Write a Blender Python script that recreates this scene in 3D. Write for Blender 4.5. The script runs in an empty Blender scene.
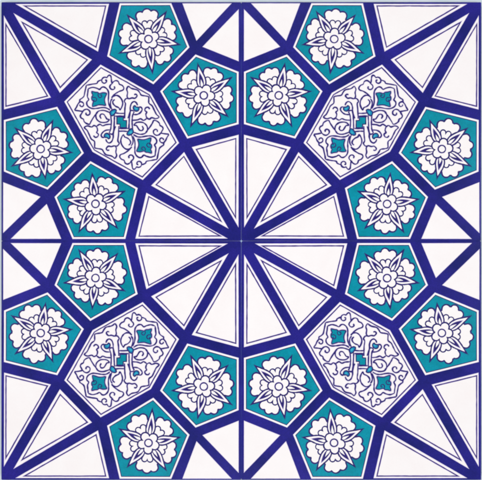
import bpy, bmesh, math, random
from mathutils import Vector, noise
from mathutils.geometry import tessellate_polygon

# ---------------------------------------------------------------- basics
MM = 0.001
CX, CY = 241.3, 241.0           # where the four tiles meet, in drawing millimetres (x right, y down)
TW, TH = 240.0, 239.0           # one tile
col = bpy.context.scene.collection
bpy.context.scene.unit_settings.system = 'METRIC'

# ---------------------------------------------------------------- materials
def node_mat(name, c1, c2, scale=25.0, rough=0.2, detail=4.0, bump=0.02, coat=0.0, spec=0.4,
             fine=None, distortion=0.0):
    m = bpy.data.materials.new(name); m.use_nodes = True
    nt = m.node_tree; n = nt.nodes; l = nt.links
    b = n['Principled BSDF']
    tc = n.new('ShaderNodeNewGeometry')
    ns = n.new('ShaderNodeTexNoise'); ns.inputs['Scale'].default_value = scale
    ns.inputs['Detail'].default_value = detail; ns.inputs['Roughness'].default_value = 0.62
    ns.inputs['Distortion'].default_value = distortion
    l.new(tc.outputs['Position'], ns.inputs['Vector'])
    rp = n.new('ShaderNodeValToRGB')
    rp.color_ramp.elements[0].position = 0.32; rp.color_ramp.elements[1].position = 0.68
    rp.color_ramp.elements[0].color = (*c1, 1); rp.color_ramp.elements[1].color = (*c2, 1)
    l.new(ns.outputs['Fac'], rp.inputs['Fac'])
    out = rp.outputs['Color']
    if fine:                                      # fine pigment grain
        n2 = n.new('ShaderNodeTexNoise'); n2.inputs['Scale'].default_value = fine[0]
        n2.inputs['Detail'].default_value = 2.0
        l.new(tc.outputs['Position'], n2.inputs['Vector'])
        mr = n.new('ShaderNodeMapRange'); mr.inputs['From Min'].default_value = 0.3
        mr.inputs['From Max'].default_value = 0.7
        mr.inputs['To Min'].default_value = 1 - fine[1]; mr.inputs['To Max'].default_value = 1 + fine[1]
        l.new(n2.outputs['Fac'], mr.inputs['Value'])
        mx = n.new('ShaderNodeVectorMath'); mx.operation = 'SCALE'
        l.new(out, mx.inputs[0]); l.new(mr.outputs['Result'], mx.inputs['Scale'])
        out = mx.outputs['Vector']
    l.new(out, b.inputs['Base Color'])
    b.inputs['Roughness'].default_value = rough
    b.inputs['Specular IOR Level'].default_value = spec
    if coat: b.inputs['Coat Weight'].default_value = coat; b.inputs['Coat Roughness'].default_value = 0.08
    if bump:
        n3 = n.new('ShaderNodeTexNoise'); n3.inputs['Scale'].default_value = 160.0
        n3.inputs['Detail'].default_value = 2.0
        l.new(tc.outputs['Position'], n3.inputs['Vector'])
        bp = n.new('ShaderNodeBump'); bp.inputs['Strength'].default_value = 1.0
        bp.inputs['Distance'].default_value = bump * 0.001
        l.new(n3.outputs['Fac'], bp.inputs['Height']); l.new(bp.outputs['Normal'], b.inputs['Normal'])
    return m

NAVY   = node_mat('cobalt_glaze', (0.008,0.011,0.135), (0.021,0.016,0.25), 22, 0.2, fine=(900, 0.14), bump=0.06)
LINE   = node_mat('cobalt_line', (0.012,0.009,0.115), (0.030,0.018,0.18), 260, 0.25, fine=(1500, 0.2), bump=0.03)
THIN   = node_mat('thin_violet_line', (0.022,0.014,0.14), (0.055,0.032,0.22), 240, 0.25, fine=(1500, 0.2), bump=0.03)
BLEED  = node_mat('cobalt_bleed', (0.50,0.43,0.72), (0.68,0.62,0.80), 180, 0.25, bump=0.03)
WHITE  = node_mat('white_glaze', (0.850,0.815,0.820), (0.865,0.845,0.850), 45, 0.18, fine=(700, 0.012), bump=0.06, distortion=0.4)
TEAL   = node_mat('turquoise_glaze', (0.000,0.215,0.285), (0.001,0.275,0.385), 60, 0.2, fine=(900, 0.10), bump=0.06)
BLUE   = node_mat('azure_glaze', (0.005,0.16,0.36), (0.01,0.27,0.46), 400, 0.2, bump=0.03)
SKY    = node_mat('pale_turquoise_glaze', (0.02,0.34,0.46), (0.06,0.46,0.58), 400, 0.2, bump=0.03)
CLAY   = node_mat('biscuit_clay', (0.42,0.36,0.30), (0.55,0.48,0.40), 90, 0.8, bump=0.15)
GROUT  = node_mat('blue_grout', (0.012,0.03,0.24), (0.05,0.09,0.34), 70, 0.85, bump=0.2)
GROUTP = node_mat('pale_grout', (0.30,0.42,0.62), (0.42,0.54,0.72), 70, 0.85, bump=0.2)
BOARD  = node_mat('pale_board', (0.56,0.68,0.76), (0.68,0.75,0.84), 40, 0.7, bump=0.1)

# ---------------------------------------------------------------- drawing in drawing-millimetres
class Draw:
    """Collects flat painted shapes; turned into one mesh object by build()."""
    def __init__(s, xf): s.v=[]; s.f=[]; s.m=[]; s.mats=[]; s.xf=xf
    def mi(s, mat):
        if mat not in s.mats: s.mats.append(mat)
        return s.mats.index(mat)
    def tri(s, pts, z, faces, mat):
        b=len(s.v); k=s.mi(mat)
        for p in pts:
            X,Y=s.xf(p); s.v.append((X*MM, Y*MM, z*MM))
        for f in faces:
            a=[s.v[b+i] for i in f]
            area=sum(a[i][0]*a[(i+1)%len(a)][1]-a[(i+1)%len(a)][0]*a[i][1] for i in range(len(a)))
            if abs(area)<1e-14: continue
            f=[b+i for i in f]
            if area<0: f.reverse()
            s.f.append(f); s.m.append(k)
    def poly(s, pts, z, mat):
        fs=tessellate_polygon([[Vector((p[0],p[1],0)) for p in pts]])
        s.tri(pts, z, [list(f) for f in fs], mat)
    def stroke(s, pts, w, z, mat, closed=False, seed=0.0, wob=0.0, taper=False, wvar=0.14):
        s.k=getattr(s,'k',0)+1; z=z+0.002*(s.k%60)
        pts=[p for i,p in enumerate(pts) if i==0 or (abs(p[0]-pts[i-1][0])+abs(p[1]-pts[i-1][1]))>1e-4]
        if closed and abs(pts[0][0]-pts[-1][0])+abs(pts[0][1]-pts[-1][1])<1e-4: pts=pts[:-1]
        n=len(pts); L=[]; R=[]
        for i in range(n):
            p=Vector(pts[i][:2])
            a=Vector(pts[i-1][:2]) if (closed or i>0) else None
            c=Vector(pts[(i+1)%n][:2]) if (closed or i<n-1) else None
            d1=(p-a).normalized() if a is not None else (c-p).normalized()
            d2=(c-p).normalized() if c is not None else d1
            n1=Vector((-d1.y,d1.x)); n2=Vector((-d2.y,d2.x))
            m=n1+n2
            if m.length<0.3: m=n1.copy(); k=1.0
            else:
                m.normalize(); k=min(1/max(m.dot(n1),0.25),3.6)
            q=noise.noise(Vector((p.x*0.35,p.y*0.35,seed)))
            ww=w*0.5*(1+wvar*2*q)
            if taper and not closed:
                t=min(i,n-1-i); ww*= (0.7,0.85,0.95,1.0)[min(t,3)]
            off=wob*noise.noise(Vector((p.x*0.16+9,p.y*0.16,seed+4)))
            L.append(p+m*(ww*k+off)); R.append(p-m*(ww*k-off))
        fs=[]
        for i in range(n if closed else n-1):
            j=(i+1)%n; fs+= [[i,j,n+j],[i,n+j,n+i]]
        s.tri([(q.x,q.y) for q in L+R], z, fs, mat)
    def build(s, name, parent):
        me=bpy.data.meshes.new(name); me.from_pydata(s.v,[],s.f)
        for m in s.mats: me.materials.append(m)
        me.polygons.foreach_set('material_index', s.m); me.update()
        o=bpy.data.objects.new(name, me); col.objects.link(o); o.parent=parent
        return o

def smooth(pts, k=6, closed=False):
    n=len(pts); out=[]
    g=lambda i: pts[i%n] if closed else pts[max(0,min(n-1,i))]
    for i in range(n if closed else n-1):
        p0,p1,p2,p3=g(i-1),g(i),g(i+1),g(i+2)
        for j in range(k):
            t=j/k
            out.append(tuple(0.5*((2*p1[a])+(-p0[a]+p2[a])*t+(2*p0[a]-5*p1[a]+4*p2[a]-p3[a])*t*t
                       +(-p0[a]+3*p1[a]-3*p2[a]+p3[a])*t**3) for a in (0,1)))
    if not closed: out.append(tuple(pts[-1]))
    return out
def densify(pts, step=3.0, closed=True):
    out=[]; n=len(pts)
    for i in range(n if closed else n-1):
        a,b=pts[i],pts[(i+1)%n]; d=math.dist(a,b); k=max(1,int(d/step))
        for j in range(k): out.append((a[0]+(b[0]-a[0])*j/k, a[1]+(b[1]-a[1])*j/k))
    if not closed: out.append(pts[-1])
    return out
def inset(pts, d):
    """move every edge of a convex polygon inwards by d"""
    n=len(pts); c=(sum(p[0] for p in pts)/n, sum(p[1] for p in pts)/n); lines=[]
    for i in range(n):
        a=Vector(pts[i]); b=Vector(pts[(i+1)%n]); t=(b-a).normalized(); nn=Vector((-t.y,t.x))
        if nn.dot(Vector(c)-a)<0: nn=-nn
        lines.append((a+nn*d,t))
    out=[]
    for i in range(n):
        p,t=lines[i-1]; q,u=lines[i]
        den=t.x*u.y-t.y*u.x; k=((q.x-p.x)*u.y-(q.y-p.y)*u.x)/den
        out.append((p.x+t.x*k,p.y+t.y*k))
    return out

# ---------------------------------------------------------------- what is painted on one tile (upper left tile)
RAYS = [  # broad white panels: painted field, corners of the thin line inside
 ([(16.3,4.1),(108.8,4.0),(97.9,51.2)], [(24.6,5.9),(105.7,5.9),(96.1,47.1)]),
 ([(14.1,13.6),(91.6,59.6),(59.9,92.4)], [(22.2,22.2),(87.4,59.7),(60.2,87.4)]),
 ([(4.1,16.2),(50.6,97.3),(4.3,109.1)], [(5.9,24.2),(47.5,96.0),(6.0,106.2)]),
 ([(192.1,147.3),(238.4,135.0),(238.2,226.6)], [(196.4,149.5),(235.8,138.6),(235.6,217.6)]),
 ([(184.1,152.4),(227.9,228.1),(151.5,185.6)], [(183.9,156.4),(221.0,221.2),(156.1,184.8)]),
 ([(146.5,193.1),(226.8,238.3),(135.6,238.4)], [(148.8,196.6),(220.2,236.0),(139.0,236.2)]),
]
CORNERS = [[(182.7,3.5),(231.2,3.5),(196.6,40.4)], [(238.5,9.6),(238.5,61.0),(202.8,46.7)],
           [(3.4,182.4),(40.1,196.9),(3.3,232.6)], [(46.6,204.3),(60.9,238.6),(11.2,238.7)]]
ROSETTES = [
 dict(out=[(119.8,3.4),(171.2,3.3),(189.4,47.2),(153.4,84.1),(107.3,56.2)], c=(148.5,39.1),
  tips=[(165.4,13),(178.5,44.4),(152.3,71.7),(120.6,52.6),(128.5,16.3)],
  pet=[[(140.1,15.9,3.9),(146.9,13.5,4.6),(153.8,14.6,4.1)],[(167.6,22.8,3.8),(172.1,28.6,4.2),(172,36.3,3.9)],
       [(169.4,50.9,3.6),(167.1,58,3.9),(160.1,60.6,3.7)],[(143.1,63.8,3.9),(135.3,62.8,4.1),(131.2,55.6,3.9)],
       [(124.4,41.1,4.1),(122.9,33.6,4.2),(126.8,27.5,4.1)]]),
 dict(out=[(195.6,54.6),(238.5,71.9),(238.5,124.0),(187.3,138.4),(160.3,91.3)], c=(203.8,95.5),
  tips=[(230.4,78.2),(226.8,115.6),(191.4,125),(173.4,91.5),(198.1,65.3)],
  pet=[[(207.6,71.7,3.8),(214,71.8,3.9),(219.1,76.6,3.8)],[(227.8,90.2,3.9),(229.6,98.4,4),(226.2,105.1,3.8)],
       [(216.2,117.4,3.9),(209.1,121.6,4),(201.9,120.3,3.9)],[(187.3,113.3,3.8),(180.3,108.8,3.9),(180.3,101,3.8)],
       [(182.5,85.1,3.8),(185.5,77.7,4),(192.5,74,3.6)]]),
 dict(out=[(4.0,120.1),(57.2,106.9),(83.7,153.0),(47.6,189.4),(4.1,171.3)], c=(40.8,149.0),
  tips=[(52.3,121.8),(70.6,152.4),(45.3,177),(13.1,165.4),(16.5,129.1)],
  pet=[[(26.8,127.6,3.8),(34.1,122.7,4.2),(41.2,124.8,3.9)],[(56.4,131.5,3.7),(63.3,136.2,4),(64.1,144.2,3.8)],
       [(60.9,160.1,3.6),(57.9,167.6,3.7),(51.5,169.9,3.6)],[(36.4,173.1,3.9),(28.1,173.1,3.9),(23.4,167.4,3.8)],
       [(15,154,3.9),(13.3,145.2,4),(16.8,137.9,3.7)]]),
 dict(out=[(90.4,161.3),(137.5,188.1),(125.2,238.8),(72.6,238.8),(54.7,196.9)], c=(95.5,203.9),
  tips=[(123.3,191.8),(116.5,227.1),(79.6,230.9),(65.4,199.3),(92.4,174.9)],
  pet=[[(101.4,181,3.8),(108.5,181.4,4),(114.1,187.6,3.8)],[(120.2,201.6,3.7),(122.7,209.5,4),(118.3,216.8,3.8)],
       [(104.5,226.3,3.8),(97.6,229.7,4),(90.2,227.8,3.8)],[(77.1,219.5,3.7),(71.7,214.9,3.8),(72,208.7,3.8)],
       [(75.3,194,3.8),(78.2,187,4),(85.3,184,3.8)]]),
]
HC = (121.7,122.3)
HEX = [(100.6,64.8),(150.7,93.0),(178.8,142.9),(142.7,179.7),(92.7,151.6),(64.5,101.6)]
def rot2(p): return (2*HC[0]-p[0], 2*HC[1]-p[1])
SCROLLS = [  # half of the scrollwork; the other half is the same turned by half a turn
 [(86.3,85.3),(91.7,84.2),(96.7,83.4),(97.9,81.5),(100,80.4),(101.9,79.9)],
 [(105,80.2),(106.4,80.3),(106.3,82.2),(104.3,83.3),(102.2,82.1),(101.8,79.9),(103,77.9),(105,77.2),(106.8,77.6),(108,76.1),(109.5,75.3),(110.9,76.5),(111.5,80.6),(112,83.8)],
 [(112,83.8),(113.2,81.9),(115.9,80.5),(118.3,81.6),(119.4,84.2),(122,85.4),(123.7,87.8),(122.8,90),(119.2,91.3),(115,94.1),(111.6,97.6)],
 [(112,83.8),(110.4,85.2),(109.8,87.2),(111.2,89.2),(113.3,89.5),(114.8,88),(114,86.4)],
 [(111.6,97.9),(113.5,96),(116.5,95.3),(119.5,96.8),(121.8,100),(122.6,103.5),(121.8,107),(120,109.8),(118.7,107.7),(115.7,106.3),(113.4,104),(112.9,101.4),(114.8,99.4)],
 [(112.3,98.6),(110.8,101),(110.4,104.5),(112,109.8)],
 [(88.3,88.7),(92.5,87.3),(96.7,88.2),(99.6,89.4),(101.8,87.4),(104.2,87.1),(106.8,88.8),(108.4,91.7),(108.6,95.8),(108.4,100.8),(109,104.6),(110.6,108.6)],
 [(88.3,88.7),(87.9,92.5),(87.5,96.7),(88.7,99.7),(87,101.8),(86.9,104.4),(88.7,107),(92.4,108.6),(97,108.4),(102,107.6),(106.2,107.9),(110,110)],
 [(86.3,85.3),(85.8,87.8),(84.9,92.3),(84,96.2),(82,98.2),(79.9,99.6),(79.6,101.8),(77.8,104.2),(76.5,107.1),(74.5,110.2)],
 [(79.7,101.8),(81.6,101.9),(83.4,103.2),(83.5,105.4),(82,106.6),(80.2,105.8),(79.9,104.4)],
 [(74.5,110.3),(78.7,110.8),(82.6,111.4),(84.2,110),(87,109.3),(89.6,111.1),(89.9,113.8),(87.9,115.3),(86,114.3),(86.2,112.6)],
 [(82.6,111.4),(81.4,113.7),(80.3,115.8),(81.2,117.9),(83.4,119.2),(84.3,121.7),(87,123.7),(89.6,124.1),(91.2,121.2),(94.1,116.7),(97.8,112.1)],
 [(110.6,112.8),(104.2,110.5),(99.4,110.8),(96.7,112.8),(95.8,115.9),(96.8,119.3),(100,121.9),(104.2,122.5),(107.5,121.7),(109.3,119.6),(107,119),(105.4,116.7),(103.8,114.5),(101.3,114.2),(100.1,116.2),(101.3,118.7)],
 [(128.4,86),(131.7,88.5),(137.3,89.9),(139.6,92.5),(141.4,95.2),(145.8,96),(148.6,96.9),(148.7,100),(149,103.3),(152.1,105.8),(154.2,110),(156.3,114.2),(159,117.1),(155.8,118.7),(151.7,117.7),(149.4,119.1),(146.8,117.6),(145.9,114.3),(146.7,112.1),(144.9,110.3),(145.8,107.9),(148.2,107.3),(149.9,109.1)],
 [(128.4,86),(126.7,89.1),(127.5,92.5),(127.1,96.5),(128.8,98.7),(132.1,98),(135,98.3),(137.1,95.9),(135.8,94.2),(134.1,94.7)],
 [(128.6,98.8),(126.2,98.6),(124.2,101.2),(125.4,103.7),(124.9,109),(124.7,114),(124.5,118.6)],
 [(131.8,120.3),(137.3,119.9),(140.7,118.8),(143.6,120.3),(146.8,118.4)],
 [(127.9,118.4),(128.7,116),(129.6,113.2),(130.2,110.4),(130.2,107),(131.6,103.2),(134.2,101.6),(136.4,102.9),(137.5,105.4)],
 [(128.9,129.4),(129.1,124),(129.3,119),(129.7,114.5),(130.4,111),(132,110.4),(134.2,111.2)],
 [(132.6,129.4),(132.1,122.5),(132.3,118),(132.8,114.8),(134.2,111.6)],
 [(132.9,114.6),(137.3,114.3),(140.4,112.5),(142.2,109.6),(141.2,107.3),(139,107)],
 [(114.4,112.8),(119.8,113.4),(124.3,113.3)],
 [(115.2,116.2),(120,116.1),(124.3,116.2)],
]
PALMETTE = [(91.6,91),(94.6,91.7),(97.4,92),(99.3,93.3),(101.2,92.9),(104,92.4),(107.3,93.2),(106.1,96),(105.1,99.2),(105.3,102.2),(106.1,105.6),(102.6,105.3),(99,105.2),(95.6,106.2),(92.2,107),(92.3,104.2),(92.9,101.6),(91.4,99.6),(91.3,97),(92.4,95),(91.6,93)]
PALM_MARKS = [[(98.0,93.4),(98.2,95.8),(99.3,97.4),(101.1,97.3),(102.1,95.9),(101.4,94.6),(100.3,95.2)],
              [(91.8,97.6),(94.4,97.3),(96.2,98.6),(96.2,100.6),(94.7,101.7),(93.4,100.7),(94,99.6)]]
PALMETTE=[(98.7+(x-98.7)*0.93, 98.9+(y-98.9)*0.94) for x,y in PALMETTE]
PALM_MARKS=[[(98.7+(x-98.7)*0.93, 98.9+(y-98.9)*0.94) for x,y in q] for q in PALM_MARKS]
KNOT = [(110.2,114),(110.2,111.9),(112,110.2),(114.6,109.3),(116.4,110.4),(115.4,112.8),(113.6,115.1),(111.5,115.8)]
BUD  = [(133.5,106.6),(134.9,105.7),(136.2,107.1),(138.2,107.1),(139.2,108.7),(138.2,110.7),(136,111.2),(134.2,110),(133.3,108.3)]
SQUARE = [(116.9,116.9),(123.3,116.9),(123.3,120.4),(126.5,120.6)]

def petal_outline(c, circ, step=2.0):
    """outline of the union of the bumps seen from the flower's middle c, closed through points near c"""
    rays=[]
    for (x,y,r) in circ:
        d=math.hypot(x-c[0],y-c[1]); a=math.atan2(y-c[1],x-c[0]); rays.append([a,d,r])
    a0=rays[1][0]
    for q in rays:
        while q[0]-a0>math.pi: q[0]-=2*math.pi
        while q[0]-a0<-math.pi: q[0]+=2*math.pi
    fill=[]; rays_extra=[]
    if len(circ)==3 and circ[1][2]>3:              # shallow notches between the bumps
        for (x,y,ra),(x2,y2,rb) in ((circ[0],circ[1]),(circ[1],circ[2])):
            mx,my=(x+x2)/2,(y+y2)/2; dm=math.hypot(mx-c[0],my-c[1])
            rr=min(ra,rb)*0.6; reach=dm+min(ra,rb)-2.1-rr
            am=math.atan2(my-c[1],mx-c[0])
            while am-a0>math.pi: am-=2*math.pi
            while am-a0<-math.pi: am+=2*math.pi
            fill.append([am,reach+0.35,rr])
        for e_,sg in ((0,-1),(2,1)):
            ray=sorted(rays,key=lambda q:q[0])[e_]; rays_extra.append([ray[0]+sg*math.radians(6.5),ray[1]-5.0,3.5])
    rays=rays+rays_extra
    lo=min(a-math.asin(r/d) for a,d,r in rays); hi=max(a+math.asin(r/d) for a,d,r in rays)
    n=int(math.degrees(hi-lo)/step)*2; out=[]
    for i in range(n+1):
        t=lo+(hi-lo)*(0.5-0.5*math.cos(math.pi*i/n)) if False else lo+(hi-lo)*i/n
        best=0
        for a,d,r in rays+fill:
            s=d*math.sin(t-a)
            if abs(s)<=r*1.0001: best=max(best, d*math.cos(t-a)+math.sqrt(max(0,r*r-s*s)))
        if best==0: best=rays[1][1]-2
        out.append((c[0]+best*math.cos(t), c[1]+best*math.sin(t)))
    # round the two ends, running along the outer bumps towards the middle
    def back(ray, sign, edge):
        a,d,r=ray; pts=[]
        for k in range(1,4):
            ph=math.radians(18*k)
            # from the tangent point inwards along the circle
            tang=a+sign*(math.pi/2+math.asin(r/d)*0)   # direction at right angle to the ray
            ang=tang+sign*ph*0.55
            pts.append((c[0]+d*math.cos(a)+r*math.cos(ang), c[1]+d*math.sin(a)+r*math.sin(ang)))
        return pts
    first=min(rays,key=lambda q:q[0]); last=max(rays,key=lambda q:q[0])
    e=back(last,1,hi); s_=back(first,-1,lo)[::-1]
    arc=s_+out+e
    mid=rays[1][0]
    return arc, [(c[0]+8*math.cos(hi-0.10), c[1]+8*math.sin(hi-0.10)), (c[0]+8*math.cos(lo+0.10), c[1]+8*math.sin(lo+0.10))]

def leaf(c, tip, prof, r0, r1, bend=0.0):
    """leaf outline from radius r0 to r1 from c towards tip; prof = [(t, half width)]"""
    d=Vector((tip[0]-c[0],tip[1]-c[1])).normalized(); n=Vector((-d.y,d.x)); c=Vector(c)
    up=[]; dn=[]
    for t,w in prof:
        r=r0+(r1-r0)*t; q=c+d*r+n*(bend*math.sin(math.pi*t))
        up.append(tuple(q+n*w)); dn.append(tuple(q-n*w))
    return up, dn

def make_tile(sx, sy, seed, label):
    rnd=random.Random(seed)
    tcx, tcy = sx*(TW/2), sy*(TH/2)
    def xf(p):
        u=CX-p[0]; v=CY-p[1]            # distances from the meeting point
        jx=0.10*noise.noise(Vector((p[0]*0.06,p[1]*0.06,seed*3.1)))
        jy=0.10*noise.noise(Vector((p[0]*0.06,p[1]*0.06,seed*3.1+50)))
        return (sx*(u+jx)-tcx, sy*(v+jy)-tcy)
    root=bpy.data.objects.new('ceramic_tile', None); col.objects.link(root)
    root.empty_display_size=0.02
    root.location=(tcx*MM, tcy*MM, 0)
    root.rotation_euler=(rnd.uniform(-.0006,.0006),rnd.uniform(-.0006,.0006),rnd.uniform(-.0005,.0005))
    root['label']=label; root['category']='tile'; root['group']='patterned ceramic tiles butted together in a square of four'
    # ---- body: glazed slab with rounded edges
    H=7.0; bm=bmesh.new()
    w=TW/2-0.12; h=TH/2-0.09; R=1.0
    loop=[]
    for (cx,cy,a0) in ((w-R,h-R,0),(-w+R,h-R,90),(-w+R,-h+R,180),(w-R,-h+R,270)):
        for k in range(5):
            a=math.radians(a0+22.5*k); loop.append((cx+R*math.cos(a),cy+R*math.sin(a)))
    rings=[]
    E=0.28
    levels=[(0,0)]+[]
    prof=[(E*(1-math.sin(math.radians(t))), -E*(1-math.cos(math.radians(t)))) for t in (0,22,45,68,90)]
    # prof: inset from outline, depth below the top
    for ins,dz in prof: 
        rings.append([bm.verts.new(((x-math.copysign(min(ins,abs(x)),x))*MM,(y-math.copysign(min(ins,abs(y)),y))*MM,(H+dz)*MM)) for x,y in loop])
    rings.append([bm.verts.new((x*MM,y*MM,(H-1.4)*MM)) for x,y in loop])
    rings.append([bm.verts.new((x*MM,y*MM,0)) for x,y in loop])
    top=bm.faces.new(rings[0]); top.material_index=0
    n=len(loop)
    for a in range(len(rings)-1):
        for i in range(n):
            f=bm.faces.new((rings[a][i],rings[a+1][i],rings[a+1][(i+1)%n],rings[a][(i+1)%n]))
            f.material_index = 0 if a<len(rings)-2 else 1
            f.smooth = a<len(rings)-2
    f=bm.faces.new(list(reversed(rings[-1]))); f.material_index=1
    bmesh.ops.recalc_face_normals(bm, faces=bm.faces)
    me=bpy.data.meshes.new('tile_body'); bm.to_mesh(me); bm.free()
    me.materials.append(NAVY); me.materials.append(CLAY)
    o=bpy.data.objects.new('tile_body', me); col.objects.link(o); o.parent=root
    Z=H; d=0.035
    sd=seed*7.3
    # ---- broad white panels with a thin line inside
    for outp, lin in RAYS:
        D=Draw(xf)
        D.poly(inset(outp,-0.28), Z+d, BLEED); D.poly(inset(outp,0.12), Z+2*d, WHITE)
        p=D.build('white_panel', root)
        D=Draw(xf); q=densify(lin,4)
        D.stroke(q, 1.75, Z+3*d, BLEED, True, sd, 0.12); D.stroke(q, 1.08, Z+4*d, THIN, True, sd, 0.12, wvar=0.14)
        D.build('inner_line', p)
    for outp in CORNERS:
        D=Draw(xf)
        D.poly(inset(outp,-0.25), Z+d, BLEED); D.poly(inset(outp,0.15), Z+2*d, WHITE)
        D.build('plain_white_panel', root)
    # ---- turquoise pentagons with a rosette
    for ri, ro in enumerate(ROSETTES):
        c=ro['c']; oo=ro['out']
        D=Draw(xf); D.poly(inset(oo,-0.2), Z+d, BLEED); D.poly(inset(oo,0.12), Z+2*d, WHITE)
        P=D.build('pentagon_panel', root)
        D=Draw(xf); D.poly(inset(oo,1.75), Z+3*d, LINE); D.poly(inset(oo,2.55), Z+4*d, TEAL)
        D.build('turquoise_field', P)
        for bumps in ro['pet']:
            arc, base = petal_outline(c, [(x,y,r+(0.1 if i==1 else 0.4)) for i,(x,y,r) in enumerate(bumps)])
            D=Draw(xf); D.poly(arc+base, Z+5*d, WHITE)
            D.stroke(arc+[base[0]], 1.5, Z+6*d, LINE, False, sd+ri); D.stroke([base[1],arc[0]], 1.0, Z+6*d, LINE, False, sd+ri)
            D.build('outer_petal', P)
        tips=ro['tips']; ang=[math.atan2(t[1]-c[1],t[0]-c[0]) for t in tips]
        mids=[]
        for k in range(5):
            a=ang[k]; b=ang[(k+1)%5]
            while b<a: b+=2*math.pi
            while b-a>2*math.pi: b-=2*math.pi
            mids.append((a+b)/2)
        for a in mids:
            dx,dy=math.cos(a),math.sin(a); rr=16.1+rnd.uniform(-.3,.3); tt=2.75
            bumps=[(c[0]+dx*rr-dy*tt*s, c[1]+dy*rr+dx*tt*s, 2.75+rnd.uniform(-.1,.1)) for s in (-1,0.0,1)]
            bumps[1]=(c[0]+dx*(rr-2.2), c[1]+dy*(rr-2.2), 2.3)
            arc, base = petal_outline(c, bumps)
            D=Draw(xf); D.poly(arc+base, Z+7*d, WHITE)
            D.stroke([base[1]]+arc+[base[0]], 1.2, Z+8*d, LINE, False, sd+ri)
            D.build('inner_petal', P)
        for t in tips:
            R1=math.dist(t,c); b=rnd.uniform(-.5,.5)
            pr=[(0,2.4),(.1,3.7),(.22,4.45),(.36,4.4),(.5,3.75),(.64,2.8),(.78,1.75),(.9,0.8),(1,0.06)]
            up,dn=leaf(c,t,pr,7.8,R1+0.6,b); su=smooth(up); sn=smooth(dn); out=su+sn[::-1]
            D=Draw(xf); D.poly(out, Z+9*d, WHITE)
            D.stroke(out, 1.4, Z+10*d, LINE, False, sd)
            # dark tail beyond the point
            dd=Vector((t[0]-c[0],t[1]-c[1])).normalized()
            e=Vector(t); D.stroke([tuple(e-dd*1.2),tuple(e+dd*0.9),tuple(e+dd*2.6)],0.9,Z+10.3*d,LINE,False,sd,taper=True)
            # pale violet wash along one side, dark drop, white heart
            pr=[(0,2.0),(.25,2.5),(.5,2.2),(.78,1.2),(1,0.05)]
            up,dn=leaf(c,t,pr,9.2,R1*0.75+1.2,b); D.poly(smooth(up)+smooth(dn)[::-1], Z+10.6*d, BLEED)
            pr=[(0,1.7),(.25,2.25),(.5,2.0),(.78,1.05),(1,0.05)]
            up,dn=leaf(c,t,pr,9.2,R1*0.75,b); D.poly(smooth(up)+smooth(dn)[::-1], Z+11*d, LINE)
            pr=[(0,1.1),(.35,1.25),(.7,0.7),(1,0.08)]
            up,dn=leaf(c,t,pr,8.6,R1*0.53,b*.6); D.poly(smooth(up)+smooth(dn)[::-1], Z+12*d, WHITE)
            D.build('pointed_leaf', P)
        # five-lobed blossom
        D=Draw(xf); out=[]
        lob=[(c[0]+6.65*math.cos(a)+rnd.uniform(-.15,.15), c[1]+6.65*math.sin(a)+rnd.uniform(-.15,.15), 4.35+rnd.uniform(-.12,.12)) for a in mids]
        for i in range(180):
            t=2*math.pi*i/180; best=5.5
            for x,y,r in lob:
                dd_=math.hypot(x-c[0],y-c[1]); a=math.atan2(y-c[1],x-c[0]); s=dd_*math.sin(t-a)
                if abs(s)<r and math.cos(t-a)>0: best=max(best, dd_*math.cos(t-a)+math.sqrt(r*r-s*s))
            out.append((c[0]+best*math.cos(t), c[1]+best*math.sin(t)))
        D.poly(out, Z+13*d, WHITE); D.stroke(out, 1.4, Z+14*d, LINE, True, sd)
        D.build('blossom', P)
        D=Draw(xf); ring=[(c[0]+3.75*math.cos(math.radians(12*k)),c[1]+3.75*math.sin(math.radians(12*k))) for k in range(30)]
        D.poly(ring, Z+15*d, WHITE); D.stroke(ring, 1.65, Z+15.5*d, BLEED, True, sd); D.stroke(ring, 1.2, Z+16*d, LINE, True, sd, 0.2)
        D.build('blossom_centre', P)
    # ---- hexagon with scrollwork
    D=Draw(xf); D.poly(inset(HEX,-0.25), Z+d, BLEED); D.poly(inset(HEX,0.12), Z+2*d, WHITE)
    X=D.build('hexagon_panel', root)
    D=Draw(xf); q=densify(inset(HEX,2.25),4)
    D.stroke(q,1.7,Z+3*d,BLEED,True,sd,0.2); D.stroke(q,1.08,Z+4*d,THIN,True,sd,0.2)
    D.build('border_line', X)
    D=Draw(xf)
    every=[g for s in SCROLLS for g in (s, [rot2(p) for p in s])]
    for g in every: D.stroke(smooth(g,5),1.95,Z+4.5*d,BLEED,False,sd,0.15)
    D.k=0
    for g in every: D.stroke(smooth(g,5),1.22,Z+8*d,LINE,False,sd,0.15,taper=True,wvar=0.25)
    D.build('scrollwork', X)
    for g in (PALMETTE,[rot2(p) for p in PALMETTE]):
        D=Draw(xf); q=smooth(g,4,True)
        flip=g is not PALMETTE
        D.stroke(q,2.2,Z+6.5*d,BLEED,True,sd); D.poly(q,Z+12*d,TEAL); D.stroke(q,1.0,Z+13*d,LINE,True,sd)
        for mk in PALM_MARKS:
            mk=[rot2(p) for p in mk] if flip else mk
            D.stroke(smooth(mk,4),0.9,Z+14*d,LINE,False,sd,taper=True)
        D.build('turquoise_palmette', X)
    for nm,shp in (('blue_knot',KNOT),('blue_bud',BUD)):
        for g in (shp,[rot2(p) for p in shp]):
            D=Draw(xf); q=smooth(g,4,True)
            D.poly(q,Z+15*d,BLUE); D.stroke(q,1.15,Z+16*d,LINE,True,sd)
            mx=sum(p[0] for p in g)/len(g); my=sum(p[1] for p in g)/len(g)
            D.poly([(mx+(p[0]-mx)*.42+.3,my+(p[1]-my)*.42+.1) for p in q],Z+17*d,SKY)
            D.build(nm, X)
    D=Draw(xf); q=SQUARE+[rot2(p) for p in SQUARE]
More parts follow.
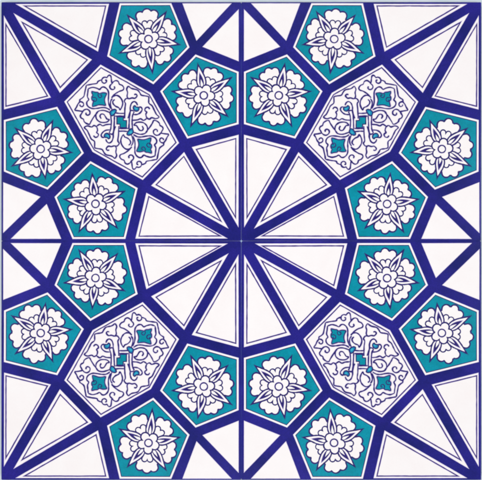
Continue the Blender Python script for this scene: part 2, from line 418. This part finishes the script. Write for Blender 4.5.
    D.poly(q,Z+12*d,TEAL); D.stroke(densify(q,1.5),1.0,Z+13*d,LINE,True,sd)
    D.build('turquoise_centre', X)
    return root

make_tile(-1, 1, 1.0, 'top left blue and white tile, its corner fan starting at the panel\'s top left corner')
make_tile( 1, 1, 2.0, 'top right blue and white tile, its corner fan starting at the panel\'s top right corner')
make_tile(-1,-1, 3.0, 'bottom left blue and white tile, its corner fan starting at the panel\'s bottom left corner')
make_tile( 1,-1, 4.0, 'bottom right blue and white tile, its corner fan starting at the panel\'s bottom right corner')

# ---------------------------------------------------------------- surface behind the tiles
def slab(name, x0,x1,y0,y1,z0,z1,mat,bev):
    bm=bmesh.new(); bmesh.ops.create_cube(bm,size=1)
    for v in bm.verts:
        v.co=Vector(((x0+x1)/2+(x1-x0)*v.co.x,(y0+y1)/2+(y1-y0)*v.co.y,(z0+z1)/2+(z1-z0)*v.co.z))*MM
    if bev: bmesh.ops.bevel(bm,geom=list(bm.edges),offset=bev*MM,segments=2,affect='EDGES')
    me=bpy.data.meshes.new(name); bm.to_mesh(me); bm.free(); me.materials.append(mat)
    o=bpy.data.objects.new(name,me); col.objects.link(o); o['kind']='structure'; return o
slab('board_surface',-900,900,-900,900,-20,-0.004,BOARD,2)
slab('grout_joint',-0.7,0.7,-TH+1.5,TH-1.5,-0.002,6.7,GROUT,0)
slab('grout_crossing',-1.6,1.6,-1.6,1.6,-0.001,6.78,GROUTP,0)
g2=slab('grout_joint_across',-TW+1.5,-0.72,-0.7,0.7,-0.002,6.45,GROUT,0)
g3=slab('grout_joint_across',0.72,TW-1.5,-0.7,0.7,-0.002,6.45,GROUT,0)

# ---------------------------------------------------------------- light
sc=bpy.context.scene
w=bpy.data.worlds.new('World'); sc.world=w; w.use_nodes=True
bg=w.node_tree.nodes['Background']; bg.inputs['Color'].default_value=(0.93,0.95,1.0,1); bg.inputs['Strength'].default_value=0.10
def area(name, loc, size, power, color):
    L=bpy.data.lights.new(name,'AREA'); L.shape='RECTANGLE'; L.size=size[0]; L.size_y=size[1]; L.energy=power; L.color=color
    o=bpy.data.objects.new(name,L); col.objects.link(o); o.location=loc
    o.rotation_euler=(Vector((0,0,0))-Vector(loc)).to_track_quat('-Z','Y').to_euler(); return o
P=5.15
for x,y,n,k in ((-0.72,0,'softbox_left',1.0),(0.72,0,'softbox_right',1.0),(0,0.72,'softbox_rear',0.97),(0,-0.72,'softbox_front',1.03)):
    area(n,(x,y,1.0),(0.3,0.3),P*k,(1.0,0.985,0.975))

# ---------------------------------------------------------------- camera
cam=bpy.data.cameras.new('camera'); co=bpy.data.objects.new('camera',cam); col.objects.link(co); sc.camera=co
DIST=1.6
co.location=((241.0-CX)*MM,(CY-240.0)*MM,DIST+0.007); co.rotation_euler=(0,0,0)
cam.sensor_fit='HORIZONTAL'; cam.sensor_width=36; cam.lens=36*DIST/(482*MM); cam.clip_start=0.01; cam.clip_end=50
sc.view_settings.view_transform='Standard'; sc.view_settings.look='None'; sc.view_settings.exposure=0; sc.view_settings.gamma=1
sc.render.filter_size=1.5
sc.cycles.pixel_filter_type='BLACKMAN_HARRIS'; sc.cycles.filter_width=2.3
sc.cycles.max_bounces=6
